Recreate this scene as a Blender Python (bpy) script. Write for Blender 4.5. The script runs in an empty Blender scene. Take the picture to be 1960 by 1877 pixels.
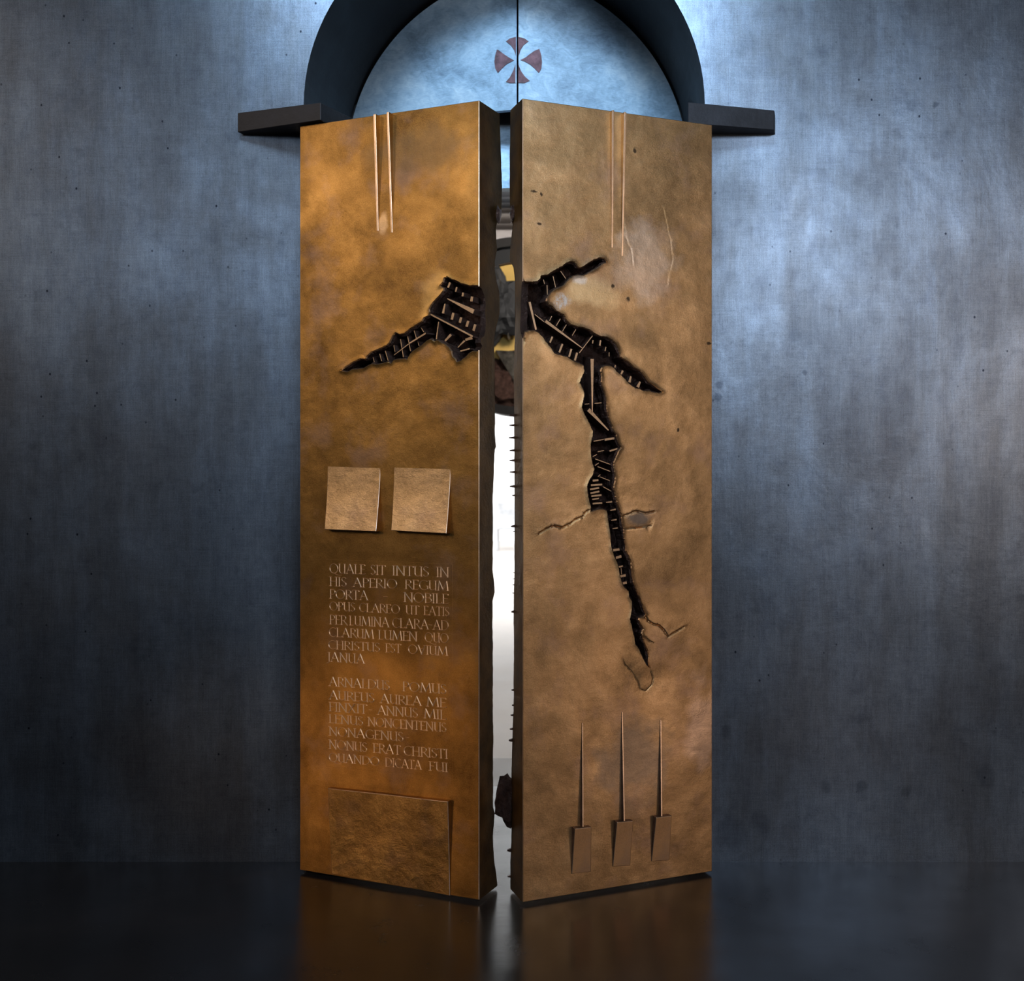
import bpy, bmesh, math, random
import numpy as np
from mathutils import Vector, Matrix, noise
from mathutils.geometry import delaunay_2d_cdt
random.seed(7)
sc = bpy.context.scene

# ------------------------------------------------------------------ camera
F = 2080.0; PX = 1130.0; PY = 896.0; CZ = 1.632      # focal length and principal point in 1960x1877 pixels
cam_d = bpy.data.cameras.new('camera')
cam = bpy.data.objects.new('camera', cam_d); sc.collection.objects.link(cam)
cam.location = (0, 0, CZ); cam.rotation_euler = (math.radians(90), 0, 0)
cam_d.sensor_fit = 'HORIZONTAL'; cam_d.sensor_width = 36.0
cam_d.lens = 36.0 * F / 1960.0
cam_d.shift_x = (980.0 - PX) / 1960.0
cam_d.shift_y = (PY - 938.5) / 1960.0
cam_d.dof.use_dof = True; cam_d.dof.focus_distance = 4.2; cam_d.dof.aperture_fstop = 2.8
cam_d.clip_end = 200
sc.camera = cam

# ------------------------------------------------------------------ world, lamps, exposure
w = bpy.data.worlds.new('world'); sc.world = w; w.use_nodes = True
bg = w.node_tree.nodes['Background']; bg.inputs[0].default_value = (0.42, 0.55, 0.75, 1); bg.inputs[1].default_value = 0.027
sc.view_settings.view_transform = 'Standard'; sc.view_settings.look = 'None'
sc.view_settings.gamma = 1.0; sc.view_settings.use_curve_mapping = False
sc.view_settings.exposure = 0.0

def area(name, loc, target, size, energy, color, spread=180):
    l = bpy.data.lights.new(name, 'AREA'); l.shape = 'RECTANGLE'
    l.size, l.size_y = size; l.energy = energy; l.color = color; l.spread = math.radians(spread)
    o = bpy.data.objects.new(name, l); sc.collection.objects.link(o)
    o.location = loc
    o.rotation_euler = (Vector(target) - Vector(loc)).to_track_quat('-Z', 'Y').to_euler()
    return o
COOL = (0.62, 0.79, 1.0); WARM = (1.0, 0.66, 0.36)
area('window_light_right', (2.0, -2.2, 3.8), (0.9, 4.5, 2.3), (1.7, 0.9), 118, COOL)
area('window_light_left', (-3.0, -2.2, 4.0), (-1.4, 4.5, 2.6), (1.2, 1.0), 27, COOL)
area('ceiling_lamp_cool', (-0.55, 1.2, 5.3), (-0.35, 5.0, 3.4), (1.8, 0.8), 27, (0.50, 0.74, 1.0), 62)
area('side_fill_left', (-6.4, 0.3, 4.6), (-0.75, 4.2, 1.9), (2.2, 2.6), 4.8, (1.0, 0.85, 0.70), 40)  # added fill panel for the left leaf to mirror
area('side_fill_right', (3.6, 0.2, 2.4), (0.1, 4.2, 1.5), (1.5, 2.2), 27, (1.0, 0.84, 0.72))  # added fill panel for the right leaf to mirror
area('low_fill_left', (-3.3, 2.4, 0.25), (-0.9, 4.2, 0.25), (0.6, 0.4), 0.30, WARM, 36)  # added low fill, gives the lower plate its warm glow
area('floor_lamp_right', (2.4, 2.3, 0.35), (0.2, 4.2, 0.35), (0.6, 0.5), 0.42, (1.0, 0.80, 0.70), 50)
area('nave_fill', (-1.5, 15.0, 7.5), (-1.0, 20.0, 0.5), (5, 5), 1700, (0.93, 0.97, 1.0))  # added fill that whitens the far room, not a window
area('sculpture_fill', (0.7, 6.0, 3.9), (-0.6, 8.5, 3.0), (0.8, 0.8), 85, (1.0, 0.93, 0.85))  # added fill aimed at the hanging sculpture

# ------------------------------------------------------------------ helpers
def link(o): sc.collection.objects.link(o); return o
def setp(o, label=None, cat=None, group=None, kind=None):
    if label: o['label'] = label
    if cat: o['category'] = cat
    if group: o['group'] = group
    if kind: o['kind'] = kind
    return o
def mesh_obj(name, verts, faces, mats, parent=None, smooth=False, matidx=None, loc=None):
    me = bpy.data.meshes.new(name)
    me.from_pydata([tuple(v) for v in verts], [], faces)
    for m in (mats if isinstance(mats, (list, tuple)) else [mats]): me.materials.append(m)
    if matidx is not None: me.polygons.foreach_set('material_index', matidx)
    if smooth: me.polygons.foreach_set('use_smooth', [True] * len(me.polygons))
    me.validate(); me.update()
    o = link(bpy.data.objects.new(name, me))
    if parent: o.parent = parent
    if loc: o.location = loc
    return o
def fix_normals(o):
    bm = bmesh.new(); bm.from_mesh(o.data); bmesh.ops.recalc_face_normals(bm, faces=bm.faces); bm.to_mesh(o.data); bm.free(); return o
def empty(name, loc, rz=0.0):
    o = link(bpy.data.objects.new(name, None)); o.location = loc; o.rotation_euler = (0, 0, rz); o.empty_display_size = .1
    return o
def box(name, x0, x1, y0, y1, z0, z1, mat, parent=None, bevel=0.0):
    v = [(x0,y0,z0),(x1,y0,z0),(x1,y1,z0),(x0,y1,z0),(x0,y0,z1),(x1,y0,z1),(x1,y1,z1),(x0,y1,z1)]
    f = [(0,3,2,1),(4,5,6,7),(0,1,5,4),(1,2,6,5),(2,3,7,6),(3,0,4,7)]
    o = mesh_obj(name, v, f, mat, parent)
    if bevel:
        bm = bmesh.new(); bm.from_mesh(o.data); bmesh.ops.bevel(bm, geom=bm.edges[:], offset=bevel, segments=2, affect='EDGES'); bm.to_mesh(o.data); bm.free()
    return o
def prism(name, poly, z0, z1, mat, parent=None, bevel=0.0):
    n = len(poly)
    zt = z1 if isinstance(z1, (list, tuple)) else [z1] * n
    v = [(x, y, z0) for x, y in poly] + [(x, y, zt[i]) for i, (x, y) in enumerate(poly)]
    f = [tuple(range(n))[::-1], tuple(range(n, 2 * n))] + [(i, (i + 1) % n, n + (i + 1) % n, n + i) for i in range(n)]
    o = mesh_obj(name, v, f, mat, parent); fix_normals(o)
    if bevel:
        bm = bmesh.new(); bm.from_mesh(o.data); bmesh.ops.bevel(bm, geom=bm.edges[:], offset=bevel, segments=1, affect='EDGES'); bm.to_mesh(o.data); bm.free()
    return o
def P(px, py, D): return Vector(((px - PX) * D / F, D, CZ + (PY - py) * D / F))

# ------------------------------------------------------------------ materials
class NT:
    def __init__(s, name):
        s.m = bpy.data.materials.new(name); s.m.use_nodes = True; s.t = s.m.node_tree; s.n = s.t.nodes; s.L = s.t.links
        s.b = s.n['Principled BSDF']; s.co = s.n.new('ShaderNodeTexCoord')
    def ln(s, a, b): s.L.new(a, b)
    def mapping(s, scale=(1,1,1), loc=(0,0,0), rot=(0,0,0)):
        m = s.n.new('ShaderNodeMapping'); m.inputs['Scale'].default_value = scale; m.inputs['Location'].default_value = loc
        m.inputs['Rotation'].default_value = rot
        s.ln(s.co.outputs['Object'], m.inputs['Vector']); return m.outputs[0]
    def noise(s, scale, detail=4, rough=.55, vec=None, dist=0.0):
        n = s.n.new('ShaderNodeTexNoise'); n.inputs['Scale'].default_value = scale; n.inputs['Detail'].default_value = detail
        n.inputs['Roughness'].default_value = rough; n.inputs['Distortion'].default_value = dist
        s.ln(vec if vec is not None else s.co.outputs['Object'], n.inputs['Vector']); return n.outputs['Fac']
    def voronoi(s, scale, vec=None, feature='F1', rnd=1.0):
        n = s.n.new('ShaderNodeTexVoronoi'); n.feature = feature; n.inputs['Scale'].default_value = scale; n.inputs['Randomness'].default_value = rnd
        s.ln(vec if vec is not None else s.co.outputs['Object'], n.inputs['Vector']); return n.outputs['Distance']
    def ramp(s, fac, stops, interp='LINEAR'):
        r = s.n.new('ShaderNodeValToRGB'); r.color_ramp.interpolation = interp; e = r.color_ramp.elements
        e[0].position, e[0].color = stops[0][0], (*stops[0][1], 1) if len(stops[0][1]) == 3 else stops[0][1]
        e[1].position, e[1].color = stops[-1][0], (*stops[-1][1], 1)
        for p, c in stops[1:-1]: k = e.new(p); k.color = (*c, 1)
        s.ln(fac, r.inputs[0]); return r.outputs[0]
    def gray(s, fac, a, b, lo=0.0, hi=1.0):
        m = s.n.new('ShaderNodeMapRange'); m.inputs[1].default_value = a; m.inputs[2].default_value = b
        m.inputs[3].default_value = lo; m.inputs[4].default_value = hi; s.ln(fac, m.inputs[0]); return m.outputs[0]
    def mix(s, fac, a, b, blend='MIX'):
        m = s.n.new('ShaderNodeMix'); m.data_type = 'RGBA'; m.blend_type = blend
        if isinstance(fac, (int, float)): m.inputs[0].default_value = fac
        else: s.ln(fac, m.inputs[0])
        for i, c in ((6, a), (7, b)):
            if isinstance(c, tuple): m.inputs[i].default_value = (*c, 1)
            else: s.ln(c, m.inputs[i])
        return m.outputs[2]
    def math(s, op, a, b):
        m = s.n.new('ShaderNodeMath'); m.operation = op
        for i, c in ((0, a), (1, b)):
            if isinstance(c, (int, float)): m.inputs[i].default_value = c
            else: s.ln(c, m.inputs[i])
        return m.outputs[0]
    def spot(s, x, z, rx, rz):                      # soft stain or painted shine around a point of the object, 1 in the middle
        m = s.n.new('ShaderNodeMapping'); m.inputs['Location'].default_value = (-x / rx, 0, -z / rz); m.inputs['Scale'].default_value = (1 / rx, 0, 1 / rz)
        nz = s.n.new('ShaderNodeTexNoise'); nz.inputs['Scale'].default_value = max(9, .5 / min(rx, rz)); nz.inputs['Detail'].default_value = 5
        s.ln(s.co.outputs['Object'], nz.inputs['Vector'])
        s.ln(s.co.outputs['Object'], m.inputs['Vector'])
        a = s.n.new('ShaderNodeVectorMath'); a.operation = 'ADD'; s.ln(m.outputs[0], a.inputs[0])
        sb = s.n.new('ShaderNodeVectorMath'); sb.operation = 'SUBTRACT'; s.ln(nz.outputs['Color'], sb.inputs[0]); sb.inputs[1].default_value = (.5, .5, .5)
        sca = s.n.new('ShaderNodeVectorMath'); sca.operation = 'MULTIPLY'; s.ln(sb.outputs[0], sca.inputs[0]); sca.inputs[1].default_value = (1.6, 0, 1.6)
        s.ln(sca.outputs[0], a.inputs[1])
        le = s.n.new('ShaderNodeVectorMath'); le.operation = 'LENGTH'; s.ln(a.outputs[0], le.inputs[0])
        return s.gray(le.outputs['Value'], 0.55, 1.0, 1.0, 0.0)
    def bump(s, h, strength, dist=.01, prev=None):
        b = s.n.new('ShaderNodeBump'); b.inputs['Strength'].default_value = strength; b.inputs['Distance'].default_value = dist
        s.ln(h, b.inputs['Height'])
        if prev is not None: s.ln(prev, b.inputs['Normal'])
        return b.outputs[0]
    def out(s, color=None, rough=None, metal=None, normal=None, **kw):
        for k, v in (('Base Color', color), ('Roughness', rough), ('Metallic', metal), ('Normal', normal)):
            if v is None: continue
            if isinstance(v, (int, float)): s.b.inputs[k].default_value = v
            elif isinstance(v, tuple): s.b.inputs[k].default_value = (*v, 1)
            else: s.ln(v, s.b.inputs[k])
        for k, v in kw.items(): s.b.inputs[k.replace('_', ' ')].default_value = v
        return s.m

def mat_bronze(name, light=(0.62,0.37,0.17), mid=(0.46,0.25,0.095), dark=(0.25,0.135,0.055), rough=.42, spots=(), bump=1.0, ref=None):
    t = NT(name)
    if ref: t.co.object = ref
    n1 = t.noise(3.2, 6, .6, dist=.4); n2 = t.noise(14, 5, .6); n3 = t.noise(230, 3, .8)
    f = t.math('ADD', t.math('MULTIPLY', n1, .46), t.math('ADD', t.math('MULTIPLY', n2, .22), t.math('MULTIPLY', n3, .32)))
    col = t.ramp(f, [(.38, dark), (.5, mid), (.62, light)])
    pn = t.noise(5, 4, .6, t.mapping(loc=(4, 2, 7)))
    col = t.mix(t.gray(pn, .52, .68, 0, .45), col, (0.45, 0.27, 0.19))       # pinkish oxide bloom
    r = t.gray(n1, .3, .7, rough + .08, rough - .06)
    for (x, z, rx, rz, c, amt, dr) in spots:
        sp = t.spot(x, z, rx, rz)
        if dr == .02: sp = t.math('MULTIPLY', sp, t.gray(t.noise(75, 4, .7), .42, .58, .15, 1))
        col = t.mix(t.math('MULTIPLY', sp, amt), col, c)
        r = t.math('ADD', r, t.math('MULTIPLY', sp, dr))
    pits = t.gray(t.voronoi(60), .03, .075, 1, 0)
    pits = t.math('MULTIPLY', pits, t.gray(t.noise(7, 2), .52, .6, 0, 1))
    col = t.mix(pits, col, (0.04, 0.02, 0.012))
    big = t.noise(7, 3, .5); 
    nb = t.bump(big, .22 * bump, .018)
    nb = t.bump(n2, .10 * bump, .006, nb)
    nb = t.bump(t.noise(170, 4, .75), .38 * bump, .0016, nb)
    nb = t.bump(pits, -.4, .004, nb)
    return t.out(col, r, 1.0, nb)

def mat_simple(name, c, rough, metal=0.0, var=.25, nscale=8, bump=.2, bdist=.004, spec=None):
    t = NT(name)
    n = t.noise(nscale, 5, .6)
    col = t.mix(t.gray(n, .3, .7, 0, 1), tuple(x * (1 - var) for x in c), tuple(min(1, x * (1 + var)) for x in c))
    nb = t.bump(t.noise(nscale * 6, 4, .65), bump, bdist)
    m = t.out(col, t.gray(n, .3, .7, rough - .05, rough + .05), metal, nb)
    if spec is not None: t.b.inputs['Specular IOR Level'].default_value = spec
    return m

def mat_wall():
    t = NT('patinated_metal_wall')
    big = t.noise(1.1, 5, .55, t.mapping((1, 1, .8), (3, 0, 1)), .6)
    mid = t.noise(3.4, 6, .62, t.mapping((1, 1, .7), (0, 2, 5)), .3)
    streak = t.noise(5, 5, .6, t.mapping((1.6, 1, .22)))
    vert = t.noise(1, 5, .75, t.mapping((560, 1, 12)))
    hori = t.noise(1, 5, .75, t.mapping((12, 1, 560)))
    grain = t.noise(260, 3, .8)
    f = t.math('ADD', t.math('MULTIPLY', big, .46), t.math('ADD', t.math('MULTIPLY', mid, .24), t.math('MULTIPLY', streak, .30)))
    col = t.ramp(f, [(.34, (0.12,0.12,0.132)), (.46, (0.18,0.19,0.21)), (.54, (0.235,0.262,0.305)), (.66, (0.33,0.375,0.44))])
    brown = t.gray(t.noise(1.7, 5, .6, t.mapping(loc=(9, 1, 2))), .5, .68, 0, .32)
    col = t.mix(brown, col, (0.14, 0.125, 0.12))
    fine = t.noise(16, 8, .72, t.mapping((1, 1, .8), (2, 8, 4)), .5)
    col = t.mix(1.0, col, t.ramp(fine, [(.36, (.86,.86,.88)), (.5, (1.0,1.0,1.0)), (.66, (1.10,1.10,1.09))]), 'MULTIPLY')
    we = t.math('ADD', t.math('MULTIPLY', vert, .34), t.math('ADD', t.math('MULTIPLY', hori, .26), t.math('MULTIPLY', grain, .40)))
    col = t.mix(1.0, col, t.ramp(we, [(.38, (.60,.60,.60)), (.62, (1.34,1.34,1.36))]), 'MULTIPLY')
    blot = t.gray(t.noise(7, 5, .65, t.mapping((1, 1, .9), (5, 5, 5))), .62, .74, 0, .45)
    col = t.mix(blot, col, (0.08, 0.088, 0.11))
    pv = t.gray(t.voronoi(17, t.mapping((1, .01, .8))), .05, .09, 1, 0)
    pv = t.math('MULTIPLY', pv, t.gray(t.noise(2.2, 2, .5, t.mapping(loc=(1, 6, 3))), .47, .56, 0, 1))
    col = t.mix(pv, col, (0.03, 0.035, 0.05))
    for (px_, py_, r_) in ((1378, 737, 10), (1374, 760, 9), (1540, 712, 6), (1745, 202, 13), (1790, 200, 8), (1583, 1506, 14), (1650, 1506, 14), (1735, 1514, 12), (1400, 1590, 34), (1460, 1575, 26), (1390, 1400, 12), (1890, 1490, 26)):
        q_ = P(px_, py_, WY); sp = t.spot(q_.x, q_.z, r_ * WY / F, r_ * 1.1 * WY / F)
        col = t.mix(t.math('MULTIPLY', sp, .5 if r_ < 11 else .32), col, (0.035, 0.04, 0.06))
    nb = t.bump(mid, .05, .06)
    nb = t.bump(we, .25, .0015, nb)
    nb = t.bump(pv, -.5, .004, nb)
    return t.out(col, t.gray(mid, .3, .7, .43, .34), .90, nb)

WY = 4.507
M = {}
M['wall'] = mat_wall()
M['reveal'] = mat_simple('dark_reveal_metal', (0.008, 0.008, 0.0095), .65, 0, .3, 6, .2, .004, .25)
M['impost'] = mat_simple('brown_black_steel', (0.026, 0.019, 0.017), .5, .4, .35, 9, .25)
M['impost2'] = mat_simple('grey_black_steel', (0.034, 0.032, 0.036), .5, .4, .3, 9, .25)
def mat_tymp():
    t = NT('brushed_pale_blue_metal')
    a = t.noise(3.0, 6, .6, None, .8); b = t.noise(16, 5, .7, t.mapping((1, 1, 1.4), rot=(0, .6, 0)), 1.2)
    c = t.noise(1, 4, .7, t.mapping((40, 1, 260), rot=(0, .35, 0)))
    f = t.math('ADD', t.math('MULTIPLY', a, .5), t.math('ADD', t.math('MULTIPLY', b, .3), t.math('MULTIPLY', c, .2)))
    col = t.ramp(f, [(.36, (0.20,0.28,0.37)), (.5, (0.42,0.56,0.68)), (.64, (0.72,0.83,0.90))])
    return t.out(col, .5, .35, t.bump(b, .25, .006))
M['tymp'] = mat_tymp()
M['copper'] = mat_simple('dull_red_copper', (0.17, 0.082, 0.09), .45, .4, .5, 35, .4)
M['black'] = mat_simple('matt_black', (0.01, 0.01, 0.011), .7, 0, .3, 6, .1)
def mat_floor():
    t = NT('polished_dark_floor')
    n = t.noise(1.4, 6, .6, t.mapping((1, 1.6, 1))); g = t.noise(300, 3, .7); s = t.noise(1, 4, .7, t.mapping((4, 90, 1)))
    f = t.math('ADD', t.math('MULTIPLY', n, .6), t.math('ADD', t.math('MULTIPLY', g, .15), t.math('MULTIPLY', s, .25)))
    col = t.ramp(f, [(.36, (0.006,0.005,0.0045)), (.52, (0.013,0.010,0.009)), (.68, (0.026,0.020,0.018))])
    dust = t.gray(t.voronoi(14), .006, .012, .8, 0)
    dust = t.math('MULTIPLY', dust, t.gray(t.noise(3, 2), .5, .55, 0, 1))
    col = t.mix(dust, col, (0.5, 0.45, 0.4))
    nb = t.bump(n, .06, .02); nb = t.bump(s, .05, .002, nb)
    m = t.out(col, t.gray(t.noise(5, 5, .6), .3, .7, .17, .29), 0.0, nb)
    t.b.inputs['Specular IOR Level'].default_value = 0.32
    return m
M['floor'] = mat_floor()
M['nave_floor'] = mat_simple('pale_stone_floor', (0.48, 0.43, 0.39), .5, 0, .08, 3, .05)
M['step'] = mat_simple('grey_threshold_stone', (0.20, 0.175, 0.155), .45, 0, .1, 5, .1)
M['nave_wall'] = mat_simple('limewashed_wall', (0.86, 0.86, 0.86), .8, 0, .04, 3, .1)
M['cornice'] = mat_simple('pale_stucco', (0.55, 0.50, 0.47), .7, 0, .1, 5, .1)
M['bronze_dark'] = mat_simple('dark_patina', (0.13, 0.072, 0.055), .36, .85, .6, 30, .9, .012)
M['polish'] = mat_bronze('worn_highlight_bronze', (0.92,0.66,0.46), (0.80,0.53,0.34), (0.6,0.37,0.2), .33, bump=.3)  # wear on edges, with their highlight put into the base colour
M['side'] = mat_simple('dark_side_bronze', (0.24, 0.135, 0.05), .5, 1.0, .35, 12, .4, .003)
M['rim'] = mat_bronze('worn_rim_bronze', (0.74,0.48,0.29), (0.62,0.39,0.22), (0.42,0.25,0.13), .42, bump=.6)
M['gold'] = mat_simple('gilded_bronze', (0.85, 0.55, 0.16), .35, .5, .1, 5, .05)
M['iron'] = mat_simple('dark_grey_metal', (0.012, 0.010, 0.009), .65, .2, .4, 8, .4)
M['silver'] = mat_simple('rough_silvered_bronze', (0.20, 0.18, 0.15), .4, .8, .6, 24, 1.0, .03)

# ------------------------------------------------------------------ the setting
BY = 5.29; AX = -0.357; AR = 0.832; ASZ = 3.134
def wall_with_arch():
    x0, x1, zt = -7.0, 6.0, 6.5
    N = 48
    arch = [(AX - AR, 0.0)] + [(AX - AR * math.cos(math.pi * i / N), ASZ + AR * math.sin(math.pi * i / N)) for i in range(N + 1)] + [(AX + AR, 0.0)]
    outline = [(x0, 0), *arch, (x1, 0), (x1, zt), (x0, zt)]
    vs = [Vector(p) for p in outline]; n = len(vs)
    r = delaunay_2d_cdt(vs, [], [list(range(n))], 1, 1e-6)
    V = [(v.x, WY, v.y) for v in r[0]]; nf = len(V)
    faces = [tuple(f) for f in r[2]]
    V += [(x, WY + .06, z) for x, z in outline]
    V += [(x, WY, z) for x, z in outline]
    for i in range(n):
        j = (i + 1) % n
        if 1 <= i < len(arch): continue              # the reveal closes the opening
        faces.append((nf + n + i, nf + n + j, nf + j, nf + i))
    return fix_normals(mesh_obj('wall_front', V, faces, M['wall']))
wf = setp(wall_with_arch(), kind='structure')
def reveal():
    N = 48; V = []; Fs = []
    pts = [(AX - AR, 0.0)] + [(AX - AR * math.cos(math.pi * i / N), ASZ + AR * math.sin(math.pi * i / N)) for i in range(N + 1)] + [(AX + AR, 0.0)]
    out = [(AX - AR - .25, 0.0)] + [(AX - (AR + .25) * math.cos(math.pi * i / N), ASZ + (AR + .25) * math.sin(math.pi * i / N)) for i in range(N + 1)] + [(AX + AR + .25, 0.0)]
    for (x, z), (xo, zo) in zip(pts, out):
        V += [(x, WY, z), (x, BY + .12, z), (xo, BY + .12, zo), (xo, WY + .03, zo)]
    for i in range(len(pts) - 1):
        a, b = 4 * i, 4 * i + 4
        for k in range(4): Fs.append((a + k, b + k, b + (k + 1) % 4, a + (k + 1) % 4))
    o = fix_normals(mesh_obj('trim_1', V, Fs, M['reveal']))
    return o
setp(reveal(), 'dark arched reveal lining the opening behind the bronze doors', kind='structure')
setp(box('floor', -7, 6, -4.5, 5.58, -.12, 0, M['floor']), kind='structure')
setp(box('trim_2', -3, 2, 5.58, 6.12, -.12, 0.0, M['step']), 'grey stone threshold strip behind the doors', kind='structure')
setp(box('floor.001', -7, 6, 6.12, 24.4, -.12, 0, M['nave_floor']), 'pale floor of the bright room beyond', kind='structure')
setp(box('wall_back', -7, 6, 24.4, 24.6, 0, 9, M['nave_wall']), kind='structure')
setp(box('wall_left', -7.2, -7, 5.6, 24.4, 0, 9, M['nave_wall']), kind='structure')
setp(box('wall_right', 6, 6.2, 5.6, 24.4, 0, 9, M['nave_wall']), kind='structure')
# lintel and lower panel inside the niche
setp(box('trim_3', AX - AR + .002, AX + AR - .002, BY + .0, BY + .09, 3.309, 3.40, M['black']), 'black transom bar under the tympanum', kind='structure')
setp(box('trim_4', AX - AR + .002, AX + AR - .002, BY + .02, BY + .09, 3.000, 3.309, M['tymp']), 'pale blue panel below the transom bar', kind='structure')

# tympanum: two leaves meeting at a dark seam, with a four-armed cross of copper inlays
TZ0 = 3.3066; SY = 5.07; SEAMX = (990.5 - PX) * SY / F; SK = (BY - SY) / .82; TCX = AX; TR = AR - .004; TCZ = 3.117
def half_disc(side):
    pts = []
    g = .0045
    N = 40
    def ang(x): return math.acos(max(-1, min(1, (x - TCX) / TR)))
    xs = SEAMX + side * g
    dz = TZ0 - TCZ
    a_base = math.asin(dz / TR)
    if side < 0: a0, a1 = math.pi - a_base, ang(xs)
    else: a0, a1 = a_base, ang(xs)
    arc = [(TCX + TR * math.cos(a0 + (a1 - a0) * i / N), TCZ + TR * math.sin(a0 + (a1 - a0) * i / N)) for i in range(N + 1)]
    poly = [(xs, TZ0)] + arc
    return poly
def plate_from_poly(name, poly, y0, y1, mat, parent=None, skew=0.0):
    n = len(poly)
    V = [(x, y0 + skew * abs(x), z) for x, z in poly] + [(x, y1 + skew * abs(x), z) for x, z in poly]
    Fs = [tuple(range(n)), tuple(range(2 * n - 1, n - 1, -1))] + [(i, (i + 1) % n, n + (i + 1) % n, n + i) for i in range(n)]
    o = fix_normals(mesh_obj(name, V, Fs, mat, parent))
    return o
def q2(pts):    # zoom of the arch, 2.333 px per pixel from (560, 0) -> points in the tympanum plane
    r = []
    for u, v in pts:
        p = P(560 + u / 2.333, v / 2.333, SY + .005); r.append((p.x, p.z))
    return r
left_arm = q2([(988,270),(965,255),(940,236),(922,220),(911,214),(903,240),(899,268),(903,298),(915,319),(935,300),(955,284),(978,274)])
top_l = q2([(997,252),(990,225),(976,203),(953,182),(970,171),(998,167)])
bot_l = q2([(995,290),(985,318),(970,345),(952,363),(972,370),(995,372)])
right_arm = q2([(1018,269),(1040,256),(1060,238),(1080,222),(1101,211),(1110,240),(1113,268),(1110,298),(1099,319),(1080,300),(1060,285),(1040,275)])
top_r = q2([(1010,252),(1018,225),(1030,203),(1053,182),(1035,171),(1007,167)])
bot_r = q2([(1009,290),(1020,318),(1038,342),(1058,358),(1035,370),(1008,372)])
for side, arms, nm in ((-1, (left_arm, top_l, bot_l), 'left'), (1, (right_arm, top_r, bot_r), 'right')):
    e = empty('tympanum_panel', (SEAMX, SY, TZ0))
    setp(e, 'pale blue brushed metal half of the arched tympanum, %s of the dark seam' % nm, 'panel')
    def loc(poly): return [(x - SEAMX, z - TZ0) for x, z in poly]
    plate_from_poly('sheet', loc(half_disc(side)), 0, .03, M['tymp'], e, SK)
    for a in arms: 
        a = plate_from_poly('cross_inlay', loc(a), -.004, .002, M['copper'], e, SK); a['label'] = 'dull red copper cross arm'
setp(box('trim_5', AX - AR - .1, AX + AR + .1, BY + .04, BY + .1, 3.37, 4.05, M['black']), 'dark backing behind the tympanum seam', kind='structure')

# imposts: skewed blocks at the spring of the arch
def impost(poly, z0, zt, mat, label):
    cx, cy = poly[0]
    e = prism('impost_block', [(x - cx, y - cy) for x, y in poly], 0, [z - z0 for z in zt], mat, None, .002)
    e.location = (cx, cy, z0)
    setp(e, label, 'block', 'skewed impost blocks beside the arch')
    return e
impost([(-1.452, 4.472), (-1.072, 4.318), (-.975, 4.555), (-1.185, 4.640), (-1.185, 4.506), (-1.440, 4.506)], 3.015,
       [3.094, 3.085, 3.088, 3.09, 3.093, 3.094], M['impost'], 'dark brown skewed block jutting from wall above the left bronze door')
impost([(.7524, 4.446), (.7665, 4.506), (.473, 4.506), (.473, 4.64), (.44, 4.64), (.392, 4.358)], 3.015,
       [3.096, 3.096, 3.099, 3.099, 3.1, 3.1], M['impost2'], 'dark grey skewed block jutting from wall above the right bronze door')

# ------------------------------------------------------------------ the two bronze doors
H = 3.0; BASEZ = .012; FD = .085
class Door:
    def __init__(s, hinge, near, label, side):
        s.side = side                                    # +1: near edge at local x = +W ; -1: near edge at local x = -W
        hv = Vector(hinge); nv = Vector(near); s.W = (nv - hv).length
        d = (nv - hv) / s.W * side                       # local +x in the world
        s.rz = math.atan2(d.y, d.x)
        s.root = empty('bronze_door_leaf', (hv.x, hv.y, BASEZ), s.rz)
        setp(s.root, label, 'door', 'two bronze door leaves', 'thing')
        s.mw = Matrix.Translation((hv.x, hv.y, BASEZ)) @ Matrix.Rotation(s.rz, 4, 'Z')
        s.flat = []; s.inv = s.mw.inverted(); s.co = s.inv @ Vector((0, 0, CZ)); s.E = s.W * side
    def fp(s, px, py, h=0.0):                            # photo point -> (x, z) on the plane h in front of the face
        d = (s.inv.to_3x3() @ Vector(((px - PX) / F, 1, (PY - py) / F)))
        t = (-h - s.co.y) / d.y; p = s.co + d * t
        return p.x, p.z
    def sp(s, px, py):                                   # photo point -> (w, z) on the side face at the near edge
        d = (s.inv.to_3x3() @ Vector(((px - PX) / F, 1, (PY - py) / F)))
        t = (s.E - s.co.x) / d.x; p = s.co + d * t
        return p.y, p.z

DL = Door((-1.172, 4.385), (-.4176, 4.078), 'golden bronze door leaf with long Latin inscription, left of the gap', 1)
DR = Door((.4895, 4.370), (-.2530, 4.057), 'golden bronze door leaf split by a long branching crack, right of the gap', -1)

def zm(ox, oy, sc_): return lambda pts: [(ox + u / sc_, oy + v / sc_) for u, v in pts]
Z2 = zm(620, 480, 5.158); Z3 = zm(980, 470, 5.866); Z4 = zm(1020, 740, 5.866); Z5 = zm(1080, 1000, 5.519)

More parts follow.
